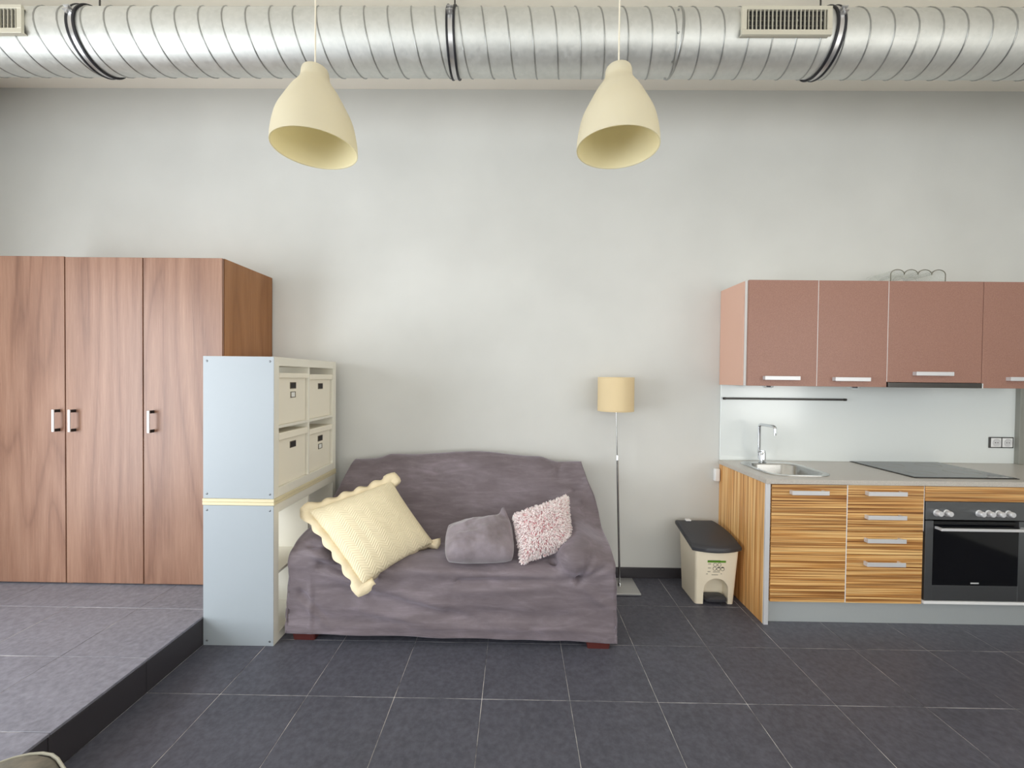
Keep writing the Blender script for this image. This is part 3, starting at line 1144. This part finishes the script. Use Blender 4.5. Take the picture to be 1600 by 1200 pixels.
r = thing('base_cabinet', (3.45, 2.9, 0), 'zebra-wood cabinet at the right end beyond the oven', 'cabinet')
base_carcass(r, 3.1535, 3.78)
d = front(r, 3.156, 3.778, KZ0 - .002, KZ1)
bar_handle(d, 3.35, 3.58, .833, KF)
tag(MB().box(1.584, 3.78, KF + .040, KF + .055, 0, KZ0 - .004, .001).build('plinth', M['plinth'], loc=(2.6, KF + .045, 0)), 'brushed aluminium plinth under the kitchen base cabinets', 'plinth')

# worktop with the sink cut out
wt = MB().box(KX - .008, 3.80, KF - .014, WY - .001, CT - .030, CT, .002).build('worktop', M['counter'], loc=(2.7, 2.9, CT))
tag(wt, 'long grey speckled worktop carrying the sink and the hob', 'worktop')
SKX, SKY, SHX, SHY = 1.842, 2.905, .204, .228
co = MB().loft([rrect(SKX, SKY, SHX - .012, SHY - .012, .10, CT - .1), rrect(SKX, SKY, SHX - .012, SHY - .012, .10, CT + .1)]).build('cutter', M['counter'])
boolean(wt, co)
# sink
r = thing('sink', (SKX, SKY, CT), 'rounded stainless steel sink set into the worktop', 'sink')
yc = SKY - .022
mb = MB()
mb.loft([rrect(SKX, SKY, SHX + .004, SHY + .004, .105, CT + .0005), rrect(SKX, SKY, SHX + .003, SHY + .003, .105, CT + .004), rrect(SKX, SKY, SHX - .010, SHY - .010, .10, CT + .005),
         rrect(SKX, yc, SHX - .030, SHY - .048, .09, CT + .003), rrect(SKX, yc, SHX - .036, SHY - .054, .088, CT - .008), rrect(SKX, yc, SHX - .044, SHY - .064, .084, CT - .12),
         rrect(SKX, yc, SHX - .062, SHY - .085, .07, CT - .145), rrect(SKX, yc, .05, .05, .045, CT - .150)], caps=False)
bw = mb.build('bowl', M['steel'], r, smooth=40)
MB().lathe([(0, 0), (.042, 0), (.044, .003), (.034, .004), (.0, .001)], (SKX, yc, CT - .152), 24).build('drain', M['chrome'], r, smooth=40)
# tap
fx, fy = 1.812, 3.088
r = thing('tap', (fx, fy, CT + .004), 'tall chrome mixer tap with an angled spout behind the sink', 'tap')
MB().lathe([(0, 0), (.026, 0), (.026, .006), (.022, .008), (.0215, .072), (.018, .078), (.0, .080)], (fx, fy, CT + .0055), 24).build('body', M['chrome'], r, smooth=40)
sp0 = Vector((fx - .022, fy + .006, CT + .03))
dirv = Vector((.12, -.99, 0)).normalized()
pts = [sp0, sp0 + Vector((0, 0, .12)), sp0 + Vector((0, 0, .235))]
for i in range(1, 6):
    a = i / 6 * pi / 2
    pts.append(sp0 + Vector((0, 0, .235)) + Vector((0, 0, .020 * sin(a))) + dirv * (.020 * (1 - cos(a))))
top = sp0 + Vector((0, 0, .255))
pts += [top + dirv * .02, top + dirv * .135]
for i in range(1, 6):
    a = i / 6 * pi / 2
    pts.append(top + dirv * (.135 + .022 * sin(a)) - Vector((0, 0, .022 * (1 - cos(a)))))
pts += [top + dirv * .157 - Vector((0, 0, .026)), top + dirv * .157 - Vector((0, 0, .06))]
MB().tube(pts, .0105, 12).build('spout', M['chrome'], r, smooth=50)
MB().cyl((fx + .002, fy - .002, CT + .084), (fx - .052, fy - .030, CT + .092), .006, .005).build('lever', M['chrome'], r, smooth=50)
MB().lathe([(0, 0), (.019, 0), (.018, .012), (0, .016)], (fx, fy, CT + .083), 20).build('lever_cap', M['chrome'], r, smooth=40)

# hob
r = thing('hob', (2.85, 2.93, CT), 'black glass hob with a steel rim set on the worktop', 'hob')
MB().box(2.522, 3.178, 2.664, 3.182, CT + .0005, CT + .0042, .001).build('rim', M['dark_steel'], r)
MB().box(2.530, 3.172, 2.672, 3.176, CT + .0035, CT + .0062, .0006).build('glass_top', M['hob_glass'], r)
for hx, hy, rr in ((2.69, 2.80, .075), (2.69, 3.05, .09), (3.0, 2.84, .09), (3.0, 3.07, .07)):
    MB().tube([(hx + rr * cos(2 * pi * i / 40), hy + rr * sin(2 * pi * i / 40), CT + .0062) for i in range(40)], .0006, 4, True).build('zone_mark', M['ink_pale'], r)
MB().box(3.005, 3.075, 2.684, 2.700, CT + .006, CT + .0066).box(3.08, 3.135, 2.684, 2.698, CT + .006, CT + .0066).build('printed_marks', M['white_print'], r)

# oven
r = thing('oven', (2.838, 2.9, KZ0), 'built-in steel oven with black glass door below the hob', 'oven')
OX0, OX1 = 2.531, 3.148
MB().box(OX0 + .012, OX1 - .012, KF + .03, WY - .06, KZ0 + .015, .78).build('body', M['dark_steel'], r)
pn = MB().box(OX0, OX1, KF - .004, KF + .0205, .672, .784, .002).build('control_panel', M['oven_steel'], r)
for kx in (2.595, 2.655, 2.852, 2.910, 2.970, 3.030):
    MB().lathe([(0, -.032), (.014, -.032), (.0165, -.029), (.0175, -.006), (.021, -.004), (.021, .0)], (kx, KF - .004, .716), 22, 'Y').build('knob', M['alu_light'], pn, smooth=45)
dr = MB()
DX0, DX1, DZ0, DZ1 = OX0, OX1, .172, .667
gx0, gx1, gz0, gz1 = 2.578, 3.098, .268, .664
dr.box(DX0, gx0, KF - .006, KF + .0205, DZ0, DZ1, .0015).box(gx1, DX1, KF - .006, KF + .0205, DZ0, DZ1, .0015).box(gx0, gx1, KF - .006, KF + .0205, DZ0, gz0, .0015)
dr = dr.build('door', M['oven_steel'], r)
MB().box(gx0, gx1, KF - .0055, KF + .02, gz0, gz1).build('door_glass', M['black_glass'], dr)
hb = MB().box(2.582, 3.128, KF - .052, KF - .040, .618, .634, .002)
hb.box(2.586, 2.600, KF - .042, KF - .004, .619, .633).box(3.105, 3.119, KF - .042, KF - .004, .619, .633)
hb.build('door_handle', M['alu_light'], dr)
MB().box(2.812, 2.862, KF - .0068, KF - .0052, .279, .287).build('badge', M['alu_light'], dr)
MB().box(OX0 - .004, OX1 - .004, KF - .010, KF + .02, .152, .169, .001).build('lower_strip', M['white_plastic'], r)

# splashback, rail, sockets
tag(MB().box(KX - .004, 3.752, WY - .014, WY - .001, CT + .0005, 1.484, .001).build('splashback', M['splash'], loc=(2.6, WY - .01, CT)), 'pale grey glossy splashback panel between worktop and wall cabinets', 'panel')
tag(MB().box(3.752, 3.806, WY - .045, WY - .001, CT + .0005, 1.484, .002).build('trim_1', M['post']), 'grey post at the right end of the splashback', kind='structure')
tag(MB().box(3.806, 4.38, WY - .012, WY - .001, CT + .0005, 1.484, .002).build('trim_2', M['white_board']), 'white wall panel right of the grey post', kind='structure')
r = thing('rail', (2.0, 3.15, 1.38), 'thin dark steel utensil rail on the splashback', 'rail')
MB().cyl((1.552, 3.155, 1.381), (2.462, 3.155, 1.381), .0075).build('bar', M['dark_steel'], r, smooth=50)
for x in (1.60, 2.41):
    MB().cyl((x, 3.155, 1.381), (x, WY - .0142, 1.381), .006).build('bracket', M['dark_steel'], r, smooth=50)
for x in (1.552, 2.447):
    MB().cyl((x, 3.155, 1.381), (x + .018, 3.155, 1.381), .0095).build('end_cap', M['dark_steel'], r, smooth=50)
r = thing('socket', (3.645, WY - .015, 1.07), 'double white power socket in a grey frame on the splashback', 'socket')
MB().box(3.556, 3.738, WY - .022, WY - .0142, 1.030, 1.112, .002).build('frame', M['dark_steel'], r)
for x in (3.568, 3.652):
    o = MB().box(x, x + .074, WY - .026, WY - .0195, 1.037, 1.105, .002).build('outlet', M['white_plastic'], r)
    mb = MB().lathe([(0, 0), (.026, 0), (.027, -.002), (.029, -.002), (.029, .002)], (x + .037, WY - .0268, 1.071), 24, 'Y')
    mb.build('outlet_well', M['alu_light'], o, smooth=40)
    MB().lathe([(0, -.001), (.0032, -.001), (.0032, .002)], (x + .028, WY - .0272, 1.071), 10, 'Y').lathe([(0, -.001), (.0032, -.001), (.0032, .002)], (x + .046, WY - .0272, 1.071), 10, 'Y').build('pin_holes', M['dark_steel'], o)
tag(MB().box(1.505, 1.546, WY - .035, WY - .0005, .752, .848, .008, 3).build('plug_in_device', M['white_plastic'], loc=(1.525, WY - .02, .8), smooth=40), 'small white rounded plug-in device on the wall under the worktop end', 'device')

# ------------------------------------------------------------------ kitchen: wall cabinets
UF, UZ0, UZ1 = 2.822, 1.484, 2.19
UX = [1.546, 2.007, 2.471, 3.094, 3.66]


def wall_cabinet(k, z0, label, hx0, hx1, hz):
    x0, x1 = UX[k], UX[k + 1]
    r = thing('wall_cabinet', ((x0 + x1) / 2, 3.0, z0), label, 'cabinet')
    t = .018
    b = MB().box(x0 + .001, x0 + t, UF + .022, WY - .002, z0, UZ1).box(x1 - t, x1 - .001, UF + .022, WY - .002, z0, UZ1)
    b.box(x0 + t, x1 - t, UF + .022, WY - .002, UZ1 - t, UZ1).box(x0 + t, x1 - t, UF + .022, WY - .002, z0, z0 + t).box(x0 + t, x1 - t, WY - .012, WY - .004, z0 + t, UZ1 - t)
    b.build('carcass', M['carcass'], r)
    if k == 0:
        MB().box(x0 - .006, x0 + .0008, UF + .052, WY - .002, z0 - .001, UZ1 + .001, .001).build('side_panel', M['rose_side_lit'], r)
    d = MB().box(x0 + .0018, x1 - .0018, UF, UF + .020, z0 - .001, UZ1 - .001, .001).build('door', M['rose'], r)
    bar_handle(d, hx0, hx1, hz, UF)
    if k in (1, 2):
        MB().box(x0 - .0016, x0 + .0016, UF + .001, UF + .0218, UZ0 + (.001 if k == 1 else .036), UZ1 - .002).build('edge_strip', M['white_plastic'], r)
    return r


wall_cabinet(0, UZ0, 'rose-brown wall cabinet at the left end above the tap', 1.648, 1.880, 1.536)
wall_cabinet(1, UZ0, 'rose-brown wall cabinet second from the left above the drawers', 2.110, 2.342, 1.533)
wall_cabinet(2, UZ0 + .034, 'wide rose-brown wall cabinet above the range hood', 2.640, 2.885, 1.575)
wall_cabinet(3, UZ0, 'rose-brown wall cabinet cut by the right edge of the photo', 3.255, 3.50, 1.546)
r = thing('range_hood', (2.78, 3.0, UZ0), 'slim dark steel pull-out range hood under the wide wall cabinet', 'hood')
MB().box(UX[2] + .002, UX[3] - .002, UF + .02, WY - .016, UZ0 - .002, UZ0 + .032, .001).build('body', M['dark_steel'], r)
MB().box(UX[2] + .001, UX[3] - .006, UF - .012, UF + .0195, UZ0 - .002, UZ0 + .031, .002).build('front_strip', M['dark_steel'], r)
MB().box(UX[3] - .0055, UX[3] + .0005, UF - .012, UF + .0195, UZ0 - .003, UZ0 + .030, .001).build('end_cap', M['white_plastic'], r)
for x, lb in ((2.40, 'small chrome round spotlight under the wall cabinet above the drawers'), (1.79, 'small chrome round spotlight under the left wall cabinet above the tap')):
    r = thing('cabinet_light', (x, 3.0, UZ0), lb, 'light', 'spotlights under the wall cabinets')
    MB().lathe([(0, -.018), (.022, -.018), (.034, -.012), (.036, 0), (0, 0)], (x, 3.0, UZ0 - .0006), 24).build('housing', M['chrome'], r, smooth=40)
    MB().lathe([(0, -.0192), (.020, -.0192), (.020, -.017)], (x, 3.0, UZ0), 20).build('lens', M['white_plastic'], r)

# clear scalloped rack on the cabinets
r = thing('bottle_rack', (2.78, 3.0, UZ1), 'clear plastic rack with four dark-rimmed arches lying on the wall cabinets', 'rack')
x0, x1, z0, zt = 2.592, 2.968, UZ1 + .0015, 2.299
nA = 4
path = []
wA = (x1 - x0) / nA
for k in range(nA):
    for i in range(0 if k == 0 else 1, 13):
        a = pi * i / 12
        zz = zt - .034 + .034 * sin(a) if True else 0
        path.append((x0 + wA * (k + .5) - wA / 2 * cos(a), zz))
path = [(x0, z0)] + path + [(x1, z0)]
mb = MB().grid([[(x, y, z) for x, z in path] for y in (2.95, 3.16)])
o = mb.build('arched_sheet', M['clear'], r, smooth=60)
s_ = o.modifiers.new('thickness', 'SOLIDIFY'); s_.thickness = .0025
MB().tube([(x, 2.95, z) for x, z in path], .0028, 6).build('rim', M['rim'], r, smooth=60)
MB().tube([(x, 3.155, z) for x, z in path], .0022, 6).build('back_rim', M['white_print'], r, smooth=60)
MB().box(2.60, 2.86, 2.96, 3.15, z0, z0 + .022, .004).build('inner_tray', M['white_board'], r)

# ------------------------------------------------------------------ pendants
PROF = [(.1435, 0), (.142, .03), (.1375, .061), (.126, .107), (.104, .152), (.080, .196), (.062, .222), (.050, .243), (.0468, .262), (.045, .274), (.037, .283), (.0, .285)]


def pendant(x, y, z, label):
    r = thing('pendant_lamp', (x, y, z), label, 'lamp', 'pair of cream bell pendants')
    pr_ = catmull(PROF, 44)
    MB().lathe([(max(0, a), b) for a, b in pr_], (x, y, z), 56).build('lamp_shade', M['cream_lamp'], r, smooth=180)
    inn = [(max(0, a - .0035), b - .002 if b > .01 else b) for a, b in pr_ if b < .27] + [(0, .268)]
    MB().lathe([(.1435, 0)] + inn, (x, y, z), 56).build('inner_shade', M['cream_lamp_in'], r, smooth=180)
    MB().cyl((x, y, z + .287), (x, y, CZ - .02), .0028, n=8).build('cord', M['cord'], r, smooth=60)
    MB().lathe([(0, 0), (.05, 0), (.052, .004), (.05, .02), (0, .02)], (x, y, CZ - .0205), 28).build('ceiling_rose', M['cream_lamp'], r, smooth=40)
    MB().lathe([(0, .10), (.018, .10), (.02, .14), (.02, .268), (0, .268)], (x, y, z), 20).build('socket', M['white_plastic'], r, smooth=40)
    return r


pendant(-.727, 1.5, 2.325, 'cream bell pendant lamp hanging at the left, nearer the wardrobes')
pendant(.349, 1.5, 2.333, 'cream bell pendant lamp hanging at the right, nearer the kitchen')

# ------------------------------------------------------------------ duct
DY, DZ, DR = 2.425, 3.425, .160
r = thing('air_duct', (0, DY, DZ), 'galvanised spiral air duct running under the ceiling along the wall', 'duct')
MB().cyl((XL + .01, DY, DZ), (XR - .01, DY, DZ), DR, n=96).build('pipe', M['galv'], r, smooth=50)
PITCH = .128
mb = MB()
turns = int((XR - XL) / PITCH)
npt = 28
pts = []
for i in range(turns * npt):
    a = 2 * pi * i / npt
    x = XL + .03 + PITCH * a / (2 * pi) + .05
    # going down on the near side moves right
    pts.append((x, DY + DR * sin(a) * 1.004, DZ + DR * cos(a + pi) * -1.004 if False else DZ + DR * cos(a) * 1.004))
pts = [(x, DY - (y - DY), z) for x, y, z in pts if x < XR - .03]
mb.tube(pts, .0042, 6)
mb.build('spiral_seam', M['seam'], r, smooth=60)
# slip joint with rivets
mb = MB()
mb.lathe([(DR + .001, 0), (DR + .005, .004), (DR + .005, .010), (DR + .001, .014)], (.862, DY, DZ), 80, 'X')
mb.build('joint_ring', M['seam'], r, smooth=50)
mb = MB()
for k in range(8):
    a = 2 * pi * k / 8 + .35
    mb.cyl((.845, DY + cos(a) * DR, DZ + sin(a) * DR), (.845, DY + cos(a) * (DR + .006), DZ + sin(a) * (DR + .006)), .006, n=8)
tag(mb.build('rivets', M['seam'], r), kind='stuff')


def grille(x0, x1):
    z0, z1 = 3.342, 3.492
    yc_ = DY - DR - .012
    g = MB()
    b = .026
    g.box(x0, x1, yc_ - .004, yc_ + .012, z0, z0 + b, .001).box(x0, x1, yc_ - .004, yc_ + .012, z1 - .020, z1, .001)
    g.box(x0, x0 + b, yc_ - .004, yc_ + .012, z0 + b, z1 - .020, .001).box(x1 - b, x1, yc_ - .004, yc_ + .012, z0 + b, z1 - .020, .001)
    g.box(x0 + .004, x1 - .004, yc_ + .012, DY - .12, z0 + .008, z0 + .012).box(x0 + .004, x1 - .004, yc_ + .012, DY - .12, z1 - .012, z1 - .008)
    g = g.build('grille_frame', M['grille'], r)
    MB().box(x0 + b, x1 - b, yc_ + .0085, yc_ + .0095, z0 + b, z1 - .020).build('grille_dark', M['black'], g)
    n = 20
    for k in range(n):
        x = x0 + b + (x1 - x0 - 2 * b) * (k + .5) / n
        MB().box(x - .0019, x + .0019, yc_ - .001, yc_ + .008, z0 + b, z1 - .020).build('vane', M['grille'], g)
    mb = MB()
    for k in range(3):
        z = z0 + b + (z1 - z0 - .046) * (k + 1) / 4
        mb.cyl((x0 + b, yc_ + .007, z), (x1 - b, yc_ + .007, z), .0012, n=6)
    mb.build('rear_wires', M['rim'], g)


grille(1.168, 1.642)
grille(-3.15, -2.676)


def clamp(x, label):
    c = thing('duct_clamp', (x, DY, DZ), label, 'clamp', 'hanger clamps round the air duct')
    w_ = .014
    MB().lathe([(DR + .001, -w_), (DR + .007, -w_), (DR + .007, w_), (DR + .001, w_)], (x, DY, DZ), 80, 'X').build('band', M['alu'], c, smooth=40)
    for s in (-1, 1):
        MB().lathe([(DR + .001, -.006), (DR + .010, -.006), (DR + .012, 0), (DR + .010, .006), (DR + .001, .006)], (x + s * (w_ + .0045), DY, DZ), 80, 'X').build('rubber_lip', M['rubber'], c, smooth=40)
    a = radians(166)
    e = Vector((x, DY + cos(a) * DR, DZ + sin(a) * DR))
    n = Vector((0, cos(a), sin(a))); t = Vector((0, -sin(a), cos(a)))
    for s in (-1, 1):
        q = e + t * (.012 * s)
        mb = MB()
        l0 = [q + Vector((dx, 0, 0)) + t * dt for dx, dt in ((-.016, -.0025), (.016, -.0025), (.016, .0025), (-.016, .0025))]
        mb.loft([l0, [p + n * .034 for p in l0]])
        mb.build('ear', M['alu'], c)
    MB().cyl(e + n * .022 - t * .028, e + n * .022 + t * .028, .004, n=8).build('bolt', M['alu'], c)
    MB().cyl((x, DY, DZ + DR + .006), (x, DY, CZ), .0045, n=10).build('rod', M['dark_steel'], c, smooth=60)
    return c


clamp(-2.425, 'duct hanger clamp at the left, beside the left vent grille')
clamp(-.375, 'duct hanger clamp in the middle, between the two pendant cords')
clamp(1.70, 'duct hanger clamp at the right, beside the right vent grille')

# ------------------------------------------------------------------ ottoman corner at the lower left
ox, oy, oz = -1.288, .781, .428
r = thing('ottoman', (ox, oy, 0), 'olive grey upholstered stool, its rounded corner entering at the lower left', 'stool')


def rot(pts, a):
    return [(ox + (x - ox) * cos(a) - (y - oy) * sin(a), oy + (x - ox) * sin(a) + (y - oy) * cos(a), z) for x, y, z in pts]


A = radians(60)
mb = MB().loft([rot(rrect(ox, oy, .325, .325, .13, .06, 6), A), rot(rrect(ox, oy, .33, .33, .13, .10, 6), A), rot(rrect(ox, oy, .33, .33, .13, oz - .02, 6), A),
                rot(rrect(ox, oy, .315, .315, .12, oz - .002, 6), A), rot(rrect(ox, oy, .27, .27, .10, oz + .008, 6), A)])
mb.build('cushion', M['ottoman'], r, smooth=50)
MB().tube(rot(rrect(ox, oy, .329, .329, .13, oz - .010, 6), A), .0042, 8, True).build('piping', M['piping'], r, smooth=60)
for sx_, sy_ in ((1, 1), (-1, 1), (1, -1), (-1, -1)):
    q = rot([(ox + .25 * sx_, oy + .25 * sy_, 0)], A)[0]
    MB().cyl((q[0], q[1], 0), (q[0], q[1], .062), .02, .024).build('leg', M['black'], r, smooth=50)
